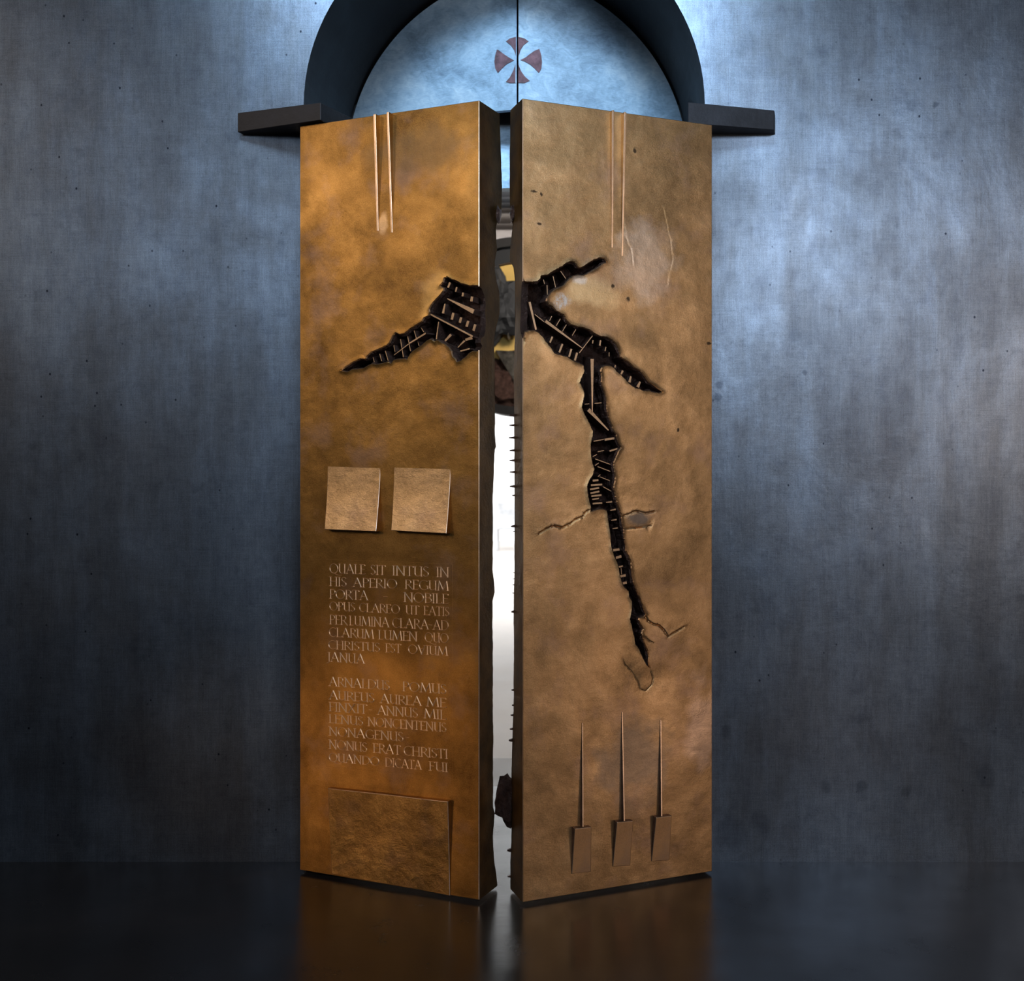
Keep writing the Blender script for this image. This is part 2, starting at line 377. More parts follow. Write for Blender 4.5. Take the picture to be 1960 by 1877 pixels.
# left crack, from the lower near edge round to the upper near edge
LC = Z2([(1515,980),(1500,985),(1470,985),(1430,1010),(1390,1050),(1340,1085),(1315,1092),(1300,1060),(1275,1040),(1265,990),(1240,950),(1200,920),(1150,890),(1130,878),(1110,880),(1095,895),(1080,875),(1050,865),(1010,885),(960,930),(920,955),(870,990),(845,1015),(820,1065),(790,1060),(740,1065),(690,1070),(660,1105),(635,1090),(580,1105),(530,1115),(470,1110),(430,1130),(390,1155),(330,1160),(280,1165),(230,1190),(170,1180),
   (230,1140),(300,1095),(360,1070),(415,1070),(430,1040),(480,1000),(560,965),(620,935),(650,910),(680,850),(710,810),(750,830),(800,820),(850,775),(920,735),(975,700),(990,665),(1035,640),(1050,600),(1045,575),(1080,510),(1110,480),(1140,450),(1180,400),(1190,365),(1145,345),(1180,310),(1190,270),(1220,262),(1260,285),(1310,300),(1345,325),(1400,335),(1440,350),(1480,345),(1515,350)])
LS = Z2([(1532,985),(1540,975),(1565,940),(1548,905),(1552,860),(1580,845),(1595,790),(1600,700),(1595,600),(1600,520),(1585,440),(1562,380),(1532,352)])
RC = (Z3([(135,400),(165,412),(230,415),(290,405),(325,370),(330,340),(400,335),(450,300),(520,260),(570,235),(610,200),(660,180),(700,190),(730,235),(755,255),(800,240),(860,200),(930,160),(985,140),(1030,145),(1060,185),(1010,200),(960,245),(900,275),(850,305),(800,330),(740,325),(690,335),(640,370),(605,410),(580,440),(530,465),(470,490),(420,545),(385,590),(380,620),(410,665),(450,690),(500,740),(580,780),(610,840),(660,890),(730,915),(800,925),(860,945),(920,985),(980,1020),(1060,1030),(1120,1060),(1160,1100),(1190,1150),(1210,1210),(1215,1250),(1270,1290),(1320,1320),(1370,1370),(1440,1410),(1480,1460),(1530,1530),(1590,1570),(1640,1610),(1690,1640),
   (1650,1650),(1600,1645),(1540,1625),(1490,1630),(1440,1605),(1380,1590),(1340,1560),(1300,1530),(1270,1490),(1225,1445),(1180,1410),(1150,1370),(1110,1345),(1050,1340),(1005,1365),(990,1410),(1005,1470),(1000,1530),(1020,1600),(1045,1680),(1060,1750),(1062,1800)])
   + Z4([(830,266),(845,330),(870,400),(890,450),(900,490),(930,540),(940,590),(960,640),(985,680),(960,720),(930,790),(905,850),(905,900),(915,960),(925,1010),(915,1080),(905,1130),(915,1180),(925,1240),(945,1310),(970,1380),(990,1450),(1000,1530),(1015,1600),(1020,1680),(1035,1760)])
   + Z5([(650,255),(650,300),(680,360),(700,410),(705,490),(715,560),(730,640),(755,700),(780,770),(810,830),(830,900),(855,965),(845,985),(790,1005),(780,1030),(800,1070),(830,1120),(812,1170),(830,1230),(850,1290),(880,1360),(888,1420),(882,1470),(892,1510),(905,1530),(870,1500),(840,1440),(820,1390),(790,1330),(755,1280),(745,1210),(730,1150),(715,1080),(700,1020),(710,970),(720,900),(720,830),(690,780),(685,720),(650,690),(625,660),(605,610),(590,560),(585,500),(565,430),(540,370),(510,290),(500,230),(495,150),(490,90),(475,20)])
   + Z4([(845,1450),(835,1390),(800,1370),(750,1368),(700,1380),(660,1395),(655,1330),(635,1270),(620,1180),(615,1110),(640,1050),(680,990),(695,920),(675,860),(660,780),(655,680),(660,610),(675,560),(680,500),(650,430),(610,350),(580,290),(555,230),(570,160),(585,90)])
   + Z3([(815,1640),(800,1600),(770,1535),(785,1490),(825,1410),(805,1340),(760,1315),(700,1295),(650,1260),(610,1240),(550,1225),(480,1205),(440,1140),(390,1080),(350,1020),(300,970),(250,950),(190,948),(150,965),(135,1040)]))
RC = RC[::-1]    # lower edge first, like the left one
RS = Z3([(129,1030),(100,985),(92,930),(95,850),(100,760),(98,640),(104,540),(108,440),(126,402)])

def refine(pts, step, jit, keep_ends=True):
    out = []
    for i in range(len(pts) - 1):
        a = Vector(pts[i]); b = Vector(pts[i + 1]); n = max(1, int((b - a).length / step))
        for k in range(n):
            p = a.lerp(b, k / n)
            if out: p += Vector((random.uniform(-jit, jit), random.uniform(-jit, jit)))
            out.append(p)
    out.append(Vector(pts[-1]))
    return out
def dist_to_poly(P_, poly):
    P_ = np.asarray(P_); d = np.full(len(P_), 9.0)
    for i in range(len(poly) - 1):
        a = np.array(poly[i]); b = np.array(poly[i + 1]); ab = b - a; L = max((ab ** 2).sum(), 1e-12)
        t = np.clip(((P_ - a) @ ab) / L, 0, 1)
        q = a + t[:, None] * ab
        d = np.minimum(d, np.sqrt(((P_ - q) ** 2).sum(1)))
    return d
def inside(P_, poly):
    P_ = np.asarray(P_); x, y = P_[:, 0], P_[:, 1]; c = np.zeros(len(P_), bool); n = len(poly)
    for i in range(n):
        x1, y1 = poly[i]; x2, y2 = poly[(i + 1) % n]
        if y1 == y2: continue
        k = ((y1 > y) != (y2 > y)) & (x < (x2 - x1) * (y - y1) / (y2 - y1) + x1); c ^= k
    return c
def nz(x, y, z, s): return noise.noise(Vector((x * s, y * s, z * s)))

def build_door(D, crack_px, side_px, back_px, mats, fissures):
    e = .0028; s = D.side; E = D.E
    xi = E - s * e; xo = s * .002                        # front face spans xo..xi
    crack = [D.fp(*p) for p in crack_px]
    crack = [(min(max(x, min(xo, xi)), max(xo, xi)), z) for x, z in crack]
    crack[0] = (xi, crack[0][1]); crack[-1] = (xi, crack[-1][1])
    cr = refine(crack, .0045, .0008)
    cl = [tuple(p) for p in cr]
    z_lo, z_hi = cl[0][1], cl[-1][1]
    # straight border points of the front, interrupted by the crack at the near edge
    def seg(a, b, n): return [(a[0] + (b[0] - a[0]) * i / n, a[1] + (b[1] - a[1]) * i / n) for i in range(n)]
    outer = seg((xo, .002), (xi, .002), 24) + seg((xi, .002), (xi, z_lo), 60) + cl + seg((xi, z_hi), (xi, H - .002), 60)[1:] + seg((xi, H - .002), (xo, H - .002), 24) + seg((xo, H - .002), (xo, .002), 90)
    # inner points: coarse grid, fine near the crack and the fissures
    lo, hi = min(xo, xi), max(xo, xi)
    G = np.array([(x, z) for x in np.arange(lo + .012, hi - .010, .018) for z in np.arange(.012, H - .01, .018)])
    Gf = np.array([(x, z) for x in np.arange(lo + .008, hi - .006, .006) for z in np.arange(.9, 2.75, .006)])
    Gf = Gf + np.random.RandomState(3).uniform(-.0012, .0012, Gf.shape)
    fd = np.minimum.reduce([dist_to_poly(Gf, cl)] + [dist_to_poly(Gf, f[0]) for f in fissures])
    keep = (fd < .055) & (fd > .0035); Gf = Gf[keep]
    gd = np.minimum.reduce([dist_to_poly(G, cl)] + [dist_to_poly(G, f[0]) for f in fissures])
    G = G[gd > .06]
    extra = []
    for fz in fissures:                                  # rows of points hugging each fissure
        rf = refine([tuple(q) for q in fz[0]], .005, .0006)
        for i in range(len(rf) - 1):
            t = (rf[i + 1] - rf[i]).normalized(); nn = Vector((-t.y, t.x))
            for k in (-.006, -.0025, 0, .0025, .006): extra.append(tuple(rf[i] + nn * k))
    for i in range(1, len(cr) - 1):
        t = (cr[i + 1] - cr[i - 1]).normalized(); nn = Vector((-t.y, t.x))
        for k in (-.0035, .0035): extra.append(tuple(cr[i] + nn * k))
    ex = np.array(extra); ed = dist_to_poly(ex, cl)
    ex = ex[ed > .0022]
    ex = ex[(ex[:, 0] > lo + .003) & (ex[:, 0] < hi - .003)]
    pts = np.vstack([G, Gf, ex])
    pts = pts[inside(pts, outer)]
    vs = [Vector(p) for p in outer] + [Vector(p) for p in pts]
    r = delaunay_2d_cdt(vs, [], [list(range(len(outer)))], 1, 1e-5)
    V2 = np.array([(v.x, v.y) for v in r[0]])
    dc = dist_to_poly(V2, cl)
    dborder = np.minimum.reduce([np.abs(V2[:, 0] - lo), np.abs(V2[:, 0] - hi), V2[:, 1], H - V2[:, 1]])
    h = np.zeros(len(V2))
    for i, (x, z) in enumerate(V2):
        b = min(1, max(0, dborder[i] / .05))
        g = .0022 * nz(x, .3 * s, z, 3.0) + .0006 * nz(x, 4 * s, z, 11)
        for (fx, fz, ax_, az_) in D.flat:
            g *= min(1, max(0, max(abs(x - fx) / ax_, abs(z - fz) / az_) - 1) * 4)
        d = dc[i]
        lip = (.0028 + .0025 * nz(x, 9, z, 25)) * math.exp(-(d / .009) ** 2)
        edge = -.006 * max(0, 1 - d / .0034)
        bb = b if d > .02 else min(1, max(.0, dborder[i] / .012))
        h[i] = (g + lip) * bb + edge
    for (line, depth, width, stepv) in fissures:
        df = dist_to_poly(V2, line)
        la = np.array(line)
        for i in range(len(V2)):
            if df[i] > .05: continue
            h[i] -= depth * math.exp(-(df[i] / width) ** 2)
            k = np.argmin(((la - V2[i]) ** 2).sum(1)); k = min(k, len(la) - 2)
            t = la[k + 1] - la[k]; sd = t[0] * (V2[i][1] - la[k][1]) - t[1] * (V2[i][0] - la[k][0])
            h[i] += (stepv if sd > 0 else -stepv * .3) * math.exp(-(df[i] / .014) ** 2)
    V = [(x, -h[i], z) for i, (x, z) in enumerate(V2)]
    faces = [tuple(f) for f in r[2]]
    mi = [4 if max(dc[i] for i in f) < .0042 else 0 for f in faces]
    # chamfer of the near edge (worn bronze, edge highlight lifted in its colour), both sides of the crack
    def strip(zs, x_a, w_a, x_b, w_b, m, wob=0.0):
        base = len(V)
        for z in zs:
            k = wob * nz(0, s * 3, z, 14)
            V.append((x_a - s * k, w_a, z)); V.append((x_b - s * k * .5, w_b, z))
        for i in range(len(zs) - 1):
            faces.append((base + 2 * i, base + 2 * i + 1, base + 2 * i + 3, base + 2 * i + 2)); mi.append(m)
    for za, zb in ((0.002, z_lo), (z_hi, H - .002)):
        strip(list(np.linspace(za, zb, 60)), xi, .0004, E, e, 1)
    strip([0.0, H], s * .002, .0005, 0, .002, 1)
    # side face (near edge) with notch and ragged back edge
    sd = [D.sp(*p) for p in side_px]
    sd = [(max(w_, e), z) for w_, z in sd]; sd[0] = (e, z_lo); sd[-1] = (e, z_hi)
    sdr = [tuple(p) for p in refine(sd, .006, .001)]
    bp = [D.sp(px, py) for px, py in back_px]; bp = [(w_, z) for w_, z in bp]
    bp = [(bp[0][0], 0.0)] + bp[1:-1] + [(bp[-1][0], H)]
    bpr = [tuple(p) for p in refine(bp, .02, .0016)]
    bpr[0] = (bp[0][0], 0.0); bpr[-1] = (bp[-1][0], H)
    poly = seg((e, 0.0), (e, z_lo), 30) + sdr + seg((e, z_hi), (e, H), 30)[1:] + [(e, H)] + bpr[::-1]
    Gs = np.array([(w_, z) for w_ in np.arange(.02, .2, .02) for z in np.arange(.015, H, .03)])
    Gs = Gs[inside(Gs, poly)]; Gs = Gs[dist_to_poly(Gs, poly + [poly[0]]) > .006]
    r = delaunay_2d_cdt([Vector(p) for p in poly] + [Vector(p) for p in Gs], [], [list(range(len(poly)))], 1, 1e-5)
    base = len(V)
    for v in r[0]:
        k = max(0, min(1, (v.x - e) / .02)); V.append((E + s * (.0018 * k * nz(v.x, s * 5, v.y, 8) - .0), v.x, v.y))
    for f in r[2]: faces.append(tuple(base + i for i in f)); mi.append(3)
    # rounded back edge and back face
    TB = .142
    base = len(V)
    for w_, z in bpr:
        k = nz(0, s * 7, z, 20)
        V += [(E, w_, z), (E - s * .012, w_ + .012, z), (E - s * .05, TB + .004 * k + (w_ - TB) * .4, z), (E - s * .14, TB + .003 * k, z), (0, TB, z)]
    for i in range(len(bpr) - 1):
        for k in range(4):
            a = base + 5 * i + k; faces.append((a, a + 1, a + 6, a + 5)); mi.append(2)
    # hinge edge, top and bottom
    base = len(V)
    wt, wb = bp[-1][0], bp[0][0]
    V += [(0, .002, 0), (0, TB, 0), (0, TB, H), (0, .002, H)]; faces.append((base, base + 1, base + 2, base + 3)); mi.append(0)
    for z, wn in ((H, wt), (0.0, wb)):
        base = len(V)
        V += [(0, .002, z), (E, e * .6, z), (E, wn, z), (E - s * .012, wn + .012, z), (E - s * .05, TB + (wn - TB) * .4, z), (E - s * .14, TB, z), (0, TB, z)]
        faces.append(tuple(base + i for i in range(7))); mi.append(0)
        base = len(V)
        V += [(s * .002, 0, z + (-.002 if z else .002)), (xi, 0, z + (-.002 if z else .002)), (E, e * .6, z), (0, .002, z)]
        faces.append((base, base + 1, base + 2, base + 3)); mi.append(1)
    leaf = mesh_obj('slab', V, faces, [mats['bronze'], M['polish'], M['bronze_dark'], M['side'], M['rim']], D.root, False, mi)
    bm = bmesh.new(); bm.from_mesh(leaf.data); bmesh.ops.remove_doubles(bm, verts=bm.verts, dist=2e-5); bmesh.ops.recalc_face_normals(bm, faces=bm.faces); 
    for f in bm.faces: f.smooth = (f.material_index == 0 and abs(f.normal.y) > .25)
    for e_ in bm.edges:
        if len(e_.link_faces) != 2 or e_.link_faces[0].material_index != e_.link_faces[1].material_index or e_.calc_face_angle(0) > .6: e_.smooth = False
    bm.to_mesh(leaf.data); bm.free()
    # the hollow inside the crack
    V = []; faces = []
    hs = []
    dcl = cr
    rings = [(.0045, 0.0), (.014, .0035), (.034, .001), (.060, .004), (FD + .012, .0)]
    n = len(cr)
    for w_, outw in rings:
        for i, p in enumerate(cr):
            t = (cr[min(i + 1, n - 1)] - cr[max(i - 1, 0)]).normalized(); nn = Vector((-t.y, t.x))
            k = outw * (1 + nz(p.x, w_ * 30, p.y, 30)) + (.003 * nz(p.x, w_ * 40, p.y, 60) if outw else 0)
            q = p + nn * (-k if s > 0 else k) 
            x = q.x
            if s > 0: x = min(x, E - .004)
            else: x = max(x, E + .004)
            V.append((x, w_ + (0 if w_ < .01 else .004 * nz(p.x, 2, p.y, 50)), q.y))
    for k in range(len(rings) - 1):
        for i in range(n - 1): faces.append((k * n + i, k * n + i + 1, (k + 1) * n + i + 1, (k + 1) * n + i))
    # side notch walls
    base = len(V); m_ = len(sdr)
    for dx in (0, .012, .03):
        for w_, z in sdr: V.append((E - s * (dx + .0005), w_ + dx * .4 + (.004 * nz(dx * 30, w_ * 20, z, 40) if dx else 0), z))
    for k in range(2):
        for i in range(m_ - 1): faces.append((base + k * m_ + i, base + k * m_ + i + 1, base + (k + 1) * m_ + i + 1, base + (k + 1) * m_ + i))
    # craggy bottom of the hollow
    ring = [tuple(p) for p in cr]
    ring = [(x, z) for x, z in ring]
    xs = [p[0] for p in ring]; zs = [p[1] for p in ring]
    G = np.array([(x, z) for x in np.arange(min(xs), max(xs), .008) for z in np.arange(min(zs), max(zs), .008)])
    G = G + np.random.RandomState(5).uniform(-.002, .002, G.shape)
    G = G[inside(G, ring)]; G = G[dist_to_poly(G, ring) > .004]
    closing = [(E - s * .0035, z_hi + (z_lo - z_hi) * i / 30) for i in range(1, 30)]
    poly2 = ring + closing
    r = delaunay_2d_cdt([Vector(p) for p in poly2] + [Vector(p) for p in G], [], [list(range(len(poly2)))], 1, 1e-5)
    base = len(V)
    for v in r[0]:
        ridge = .012 * abs(nz(v.x, 1, v.y, 22)) + .010 * nz(v.x, 5, v.y, 60)
        V.append((v.x, FD - .012 + ridge * 1.4, v.y))
    for f in r[2]: faces.append(tuple(base + i for i in f))
    cav = fix_normals(mesh_obj('crack', V, faces, M['bronze_dark'], D.root))
    cav['label'] = 'dark jagged hollow of the crack, full of small teeth'
    return leaf, cav

LBACK = [(952,1699),(952,1692),(950,1675),(947,1655),(945,1640),(943.5,1600),(945.5,1575),(947,1555),(944,1545),(943.5,1480),(944,1400),(943,1340),(943.5,1290),(942.5,1200),(942.6,1150),(947,1133),(945.5,1110),(943,1090),(943.5,1010),(943,960),(945,900),(946,880),(947.5,860),(949,855),(947,830),(947.5,800),(947,700),(945,655),(950,625),(956,600),(956,560),(951,540),(947,515),(947,500),(951,478),(949.5,450),(949,436),(951.5,425),(959,415),(960,385),(961,357),(959,300),(957,240),(956.3,216.7)]
RBACK = [(977,1701),(977,1650),(979,1600),(979,1500),(979.5,1450),(982,1380),(983.5,1360),(983,1300),(984,1240),(983,1180),(984.5,1100),(985,1000),(985,960),(984.5,880),(984,800),(984.5,760),(983.5,700),(985.5,650),(985.5,600),(985.5,535),(983,512),(976.5,500),(975.8,492),(977.5,470),(979.5,445),(981.5,430),(978.5,418),(976,395),(975.6,357),(975.8,300),(976.5,240),(976.8,215.8)]
for D_, b_ in ((DL, LBACK), (DR, RBACK)): print('side widths', [round(D_.sp(*p)[0], 3) for p in b_[::6]])

def flat(D, x0, y0, x1, y1):
    a = D.fp(x0, y0); b = D.fp(x1, y1); D.flat.append(((a[0]+b[0])/2, (a[1]+b[1])/2, abs(a[0]-b[0])/2 + .01, abs(a[1]-b[1])/2 + .01))
flat(DL, 620, 880, 865, 1022); flat(DL, 620, 1065, 868, 1490); flat(DL, 622, 1505, 865, 1710)
for a_ in (1092, 1172, 1246): flat(DR, a_, 1565, a_ + 40, 1670)
def fiss(D, pts, depth, width, stepv): return ([D.fp(*p) for p in pts], depth * .7, .0028, stepv * .55)
LF = []
RF = [fiss(DR, Z4([(70,1645),(150,1595),(240,1560),(330,1580),(420,1540),(480,1490),(560,1460),(600,1400),(650,1380)]), .006, .004, .003),
      fiss(DR, Z4([(1020,1600),(1100,1590),(1220,1580),(1335,1560),(1340,1535)]), .003, .004, -.004),
      fiss(DR, Z4([(1020,1450),(1080,1430),(1165,1395),(1220,1410),(1270,1420),(1380,1400)]), .005, .004, .002),
      fiss(DR, Z5([(855,985),(890,1040),(950,1075),(1005,1085),(1060,1140),(1100,1205),(1170,1160),(1270,1100)]), .006, .004, .003),
      fiss(DR, Z5([(810,1120),(850,1200),(900,1250),(950,1275)]), .004, .003, .001),
      fiss(DR, Z5([(640,1500),(700,1560),(780,1680),(800,1760),(860,1780),(920,1720),(940,1640),(910,1560)]), .003, .004, .001),
      fiss(DR, zm(1140, 380, 4.938)([(640,90),(680,280),(715,450),(725,600),(690,740),(680,820)]), .0005, .004, .0008),
      fiss(DR, zm(1140, 380, 4.938)([(265,200),(290,370),(345,520),(355,640)]), .0006, .004, .0008)]
lp = DL.fp; rp = DR.fp
def sspot(D, px, py, rpx, rpy, c, a, dr):
    x, z = D.fp(px, py); k = 4.2 / F
    return (x, z, rpx * k, rpy * k, c, a, dr)
matsL = {'bronze': mat_bronze('golden_bronze', (0.66,0.34,0.098), (0.46,0.225,0.058), (0.22,0.105,0.030), .42, ref=DL.root, spots=[sspot(DL, 734, 425, 13, 24, (0.92,0.62,0.36), .5, -.05),  # this spot paints the shine between the two ridges
    sspot(DL, 835, 575, 40, 60, (0.85,0.5,0.17), .5, -.04), sspot(DL, 800, 290, 130, 60, (0.30,0.18,0.09), .5, .03)])}
matsR = {'bronze': mat_bronze('paler_bronze', (0.74,0.44,0.215), (0.52,0.295,0.13), (0.28,0.155,0.068), .42, ref=DR.root, spots=[
    sspot(DR, 1235, 500, 80, 90, (0.78,0.60,0.47), .5, -.02), sspot(DR, 1130, 560, 70, 40, (0.84,0.60,0.32), .5, -.04),  # first spot: polished area, with its reflected light painted in
    sspot(DR, 1078, 575, 22, 18, (0.62,0.61,0.60), .7, .02), sspot(DR, 1110, 535, 18, 12, (0.75,0.68,0.62), .6, 0.0),
    *[sspot(DR, a_, b_, r_, q_, (0.05,0.03,0.02), .9, .1) for a_, b_, r_, q_ in ((1022,366,7,3),(1036,371,3,5),(1032,428,6,3),(1215,288,4,7),(1298,822,4,5),(1202,572,5,6),(1173,548,4,6),(1357,657,8,4))], sspot(DR, 1222, 994, 34, 15, (0.20,0.155,0.125), .85, .08), sspot(DR, 1345, 1390, 45, 110, (0.66,0.46,0.34), .5, -.08), sspot(DR, 1215, 1460, 90, 90, (0.30,0.23,0.18), .5, .05)])}
leafL, crackL = build_door(DL, LC, LS, LBACK, matsL, LF)
leafR, crackR = build_door(DR, RC, RS, RBACK, matsR, RF)

# ---- teeth, bars and ribs inside the cracks: front face polished, flanks dark
def tooth(D, parent, a, b, wa, wb, k, w0, name, mat_front):
    ax, az = D.fp(a[0], a[1], -w0); bx, bz = D.fp(b[0], b[1], -w0)
    A = Vector((ax, az)); B = Vector((bx, bz)); t = (B - A).normalized(); nn = Vector((-t.y, t.x)); pxm = 4.15 / F
    ha, hb = wa * pxm / 2 * k, wb * pxm / 2 * k
    q = [A + nn * ha, B + nn * hb, B - nn * hb, A - nn * ha]
    c = (A + B) / 2; back = FD - .002
    g = .8
    V = []
    ins = .0007
    cen = c
    for p in q: 
        d = (cen - p); L = max(d.length, 1e-6); pi = p + d * min(.3, ins / L)
        V.append((pi.x - c.x, w0, pi.y - c.y))
    for p in q: V.append((p.x - c.x, w0 + .0012, p.y - c.y))
    for p in q:
        pb = c + (p - c) * 1.15; V.append((pb.x - c.x, back, pb.y - c.y))
    f = [(0,1,2,3)] + [(i, (i+1)%4, 4+(i+1)%4, 4+i) for i in range(4)] + [(4+i, 4+(i+1)%4, 8+(i+1)%4, 8+i) for i in range(4)]
    o = mesh_obj(name, V, f, [mat_front, M['polish'], M['bronze_dark']], parent, False, [0] + [1]*4 + [2]*4)
    o.location = (c.x, 0, c.y); fix_normals(o)
    return o
def teeth(D, parent, zmf, scale, items, mat):
    for it in items:
        (a, b, wa) = it[:3]; wb = it[3] if len(it) > 3 else wa; w0 = it[4] if len(it) > 4 else random.uniform(.012, .022)
        a2, b2 = zmf([a, b])
        L = math.dist(a2, b2); nm = 'rib' if max(wa, wb) <= 10 * scale / 5.2 else ('bar' if L > 22 else 'tooth')
        tooth(D, parent, a2, b2, wa / scale, wb / scale, 1.0, w0, nm, mat)
M['tfront'] = mat_bronze('tooth_bronze', (0.58,0.38,0.23), (0.5,0.33,0.2), (0.36,0.22,0.12), .42, bump=.4)
teeth(DL, crackL, Z2, 5.158, [((1245,310),(1225,365),22),((1312,355),(1300,405),18),((1375,410),(1368,450),22),((1462,450),(1455,500),28),((1215,470),(1480,600),9,46,.012),
  ((1195,520),(1175,618),14,28),((1278,610),(1262,680),28),((1355,655),(1340,710),28),((1425,690),(1408,750),28),((1495,725),(1475,790),28),((1040,620),(1470,845),14,16,.006),
  ((1465,855),(1395,880),34,22),((1390,885),(1320,955),20,8),((1132,700),(1110,872),10,11,.010),((1255,825),(1195,890),26,20),((1005,812),(840,915),16,14,.006),((835,920),(690,1030),10,6),
  ((955,750),(985,800),8),((890,785),(915,870),8),((825,835),(855,990),9),((755,870),(785,1050),9),((690,930),(702,1000),7),((605,985),(635,1085),9),((550,1015),(570,1090),9),((485,1050),(500,1105),8),((925,890),(940,940),7),((1345,990),(1440,965),14)], M['tfront'])
teeth(DR, crackR, Z3, 5.866, [((197,630),(270,945),26,20,.010),((375,845),(790,1150),34,8,.008),((255,770),(370,862),8),((448,790),(420,845),8),((545,820),(495,900),8),((612,885),(565,965),8),((717,940),(675,1010),8),((905,1010),(755,1205),9,9,.010),
  ((455,1020),(425,1090),20),((568,1102),(530,1200),22),((668,1158),(640,1250),22),((732,1200),(705,1290),24),((910,1060),(905,1100),14),((995,1060),(985,1125),20),((1055,1135),(1045,1185),12),((1090,1195),(1090,1245),9),
  ((900,1270),(902,1870),40,10,.006),((1245,1400),(1225,1445),26,20),((1335,1465),(1318,1535),20,34),((1440,1525),(1410,1590),20,40),((1162,1340),(1155,1370),16),((545,285),(605,372),8),((460,340),(490,470),9),((352,380),(367,432),8),((393,440),(398,555),9)], M['tfront'])
teeth(DR, crackR, Z4, 5.866, [((622,255),(850,490),44,12,.010),((680,612),(800,590),10),((805,595),(930,575),24),((860,722),(985,685),18),((725,730),(800,715),9),((670,785),(720,760),9),((700,810),(880,875),9),((695,885),(740,855),9),((725,895),(870,950),9),((750,1010),(865,1055),8),((730,1010),(757,985),9),
  ((670,1055),(738,1048),24,22,.03),((650,1105),(780,1097),22,20,.03),((640,1152),(745,1135),20,20,.03),((645,1195),(748,1175),20,20,.032),((655,1228),(772,1215),20,20,.03),((665,1265),(742,1252),16,16,.032),((670,1312),(780,1305),18,18,.03),((785,1120),(885,1175),9),
  ((820,1298),(890,1290),8,20),((868,1388),(932,1375),8,20),((878,1500),(942,1490),8,18),((893,1593),(955,1585),8,16),((580,197),(635,190),8),((690,187),(772,180),8)], M['tfront'])
teeth(DR, crackR, Z5, 5.519, [((515,292),(585,282),26),((545,372),(605,355),28),((575,468),(620,458),18),((590,568),(652,555),26),((612,642),(662,632),26),((600,480),(606,548),7)], M['tfront'])

# ---- raised plates, ridges and prongs standing proud of the faces
def raised(D, name, corners, prof, mat, label=None, nu=10, nv=16, bev=.0016, parent=None, thick=None):
    """corners TL,TR,BR,BL as (px, py, h); prof(s,t) scales nothing but returns the height; built down to the face"""
    c = [Vector(D.fp(px, py, h)) for px, py, h in corners]
    cx = sum((p.x for p in c)) / 4; cz = sum((p.y for p in c)) / 4
    V = []; faces = []; mi = []
    def pt(s, t):
        p = c[0].lerp(c[1], s).lerp(c[3].lerp(c[2], s), t); return p
    L = (c[1] - c[0]).length; Hh = (c[3] - c[0]).length
    ss = [0] + [min(.49, bev / L)] + [i / nu for i in range(1, nu)] + [max(.51, 1 - bev / L)] + [1]
    ts = [0] + [min(.49, bev / Hh)] + [i / nv for i in range(1, nv)] + [max(.51, 1 - bev / Hh)] + [1]
    A, B = len(ss), len(ts)
    for j, t in enumerate(ts):
        for i, s_ in enumerate(ss):
            p = pt(s_, t); h = prof(s_, t)
            if i in (0, A - 1) or j in (0, B - 1): h = h - bev * .8
            V.append((p.x - cx, -h, p.y - cz))
    for j in range(B - 1):
        for i in range(A - 1):
            faces.append((j * A + i, (j + 1) * A + i, (j + 1) * A + i + 1, j * A + i + 1))
            mi.append(1 if (i in (0, A - 2) or j in (0, B - 2)) else 0)
    border = [i for i in range(A)] + [j * A + A - 1 for j in range(1, B)] + [(B - 1) * A + i for i in range(A - 2, -1, -1)] + [j * A for j in range(B - 2, 0, -1)]
    base = len(V)
    for k in border: x, y, z = V[k]; V.append((x, .006, z))
    n = len(border)
    for k in range(n): faces.append((border[k], border[(k + 1) % n], base + (k + 1) % n, base + k)); mi.append(2)
    o = fix_normals(mesh_obj(name, V, faces, mat if isinstance(mat, list) else [mat, M['polish'], matsL['bronze']], parent or D.root, False, mi))
    o.location = (cx, 0, cz)
    bm = bmesh.new(); bm.from_mesh(o.data)
    for f_ in bm.faces: f_.smooth = True
    for e_ in bm.edges:
        if len(e_.link_faces) == 2 and e_.calc_face_angle(0) > .3: e_.smooth = False
    bm.to_mesh(o.data); bm.free()
    if label: o['label'] = label
    return o
M['plateL'] = mat_bronze('plate_bronze', (0.86,0.55,0.29), (0.70,0.42,0.20), (0.48,0.28,0.12), .36, bump=1.6)
M['plateG'] = mat_bronze('lower_plate_bronze', (0.84,0.50,0.19), (0.60,0.33,0.11), (0.34,0.19,0.07), .32, bump=2.6)
M['prong'] = mat_bronze('prong_bronze', (0.80,0.40,0.17), (0.70,0.34,0.14), (0.52,0.25,0.10), .45, bump=.4)
M['prong'].node_tree.nodes['Principled BSDF'].inputs['Metallic'].default_value = .55
for nm, c in (('upper', None),):
    raised(DL, 'curled_plate', [(627,884,.0),(728,887,.0),(719.5,1017,.028),(621,1013,.028)], lambda s_, t: -.0005 + .0285 * t ** 1.5, M['plateL'], 'smooth square plate curling forward at its foot')
    raised(DL, 'curled_plate', [(754,886,.0),(862.5,889,.0),(854,1021,.028),(748.5,1015,.028)], lambda s_, t: -.0005 + .0285 * t ** 1.5, M['plateL'], 'smooth square plate curling forward at its foot')
raised(DL, 'lower_plate', [(628,1508,.020),(857,1534,.022),(861,1714,.002),(635,1672,.002)], lambda s_, t: .021 - .019 * t + .0015 * math.sin(9 * s_ + 4 * t), M['plateG'], 'large smooth plate at the foot, proud along its top edge', 14, 12)
raised(DL, 'ridge', [(714.5,219,.030),(719.0,218,.030),(724.5,442,.001),(721.0,442,.001)], lambda s_, t: .030 * (1 - t) + .001, [M['polish'], M['polish'], matsL['bronze']], None, 2, 14, .001)
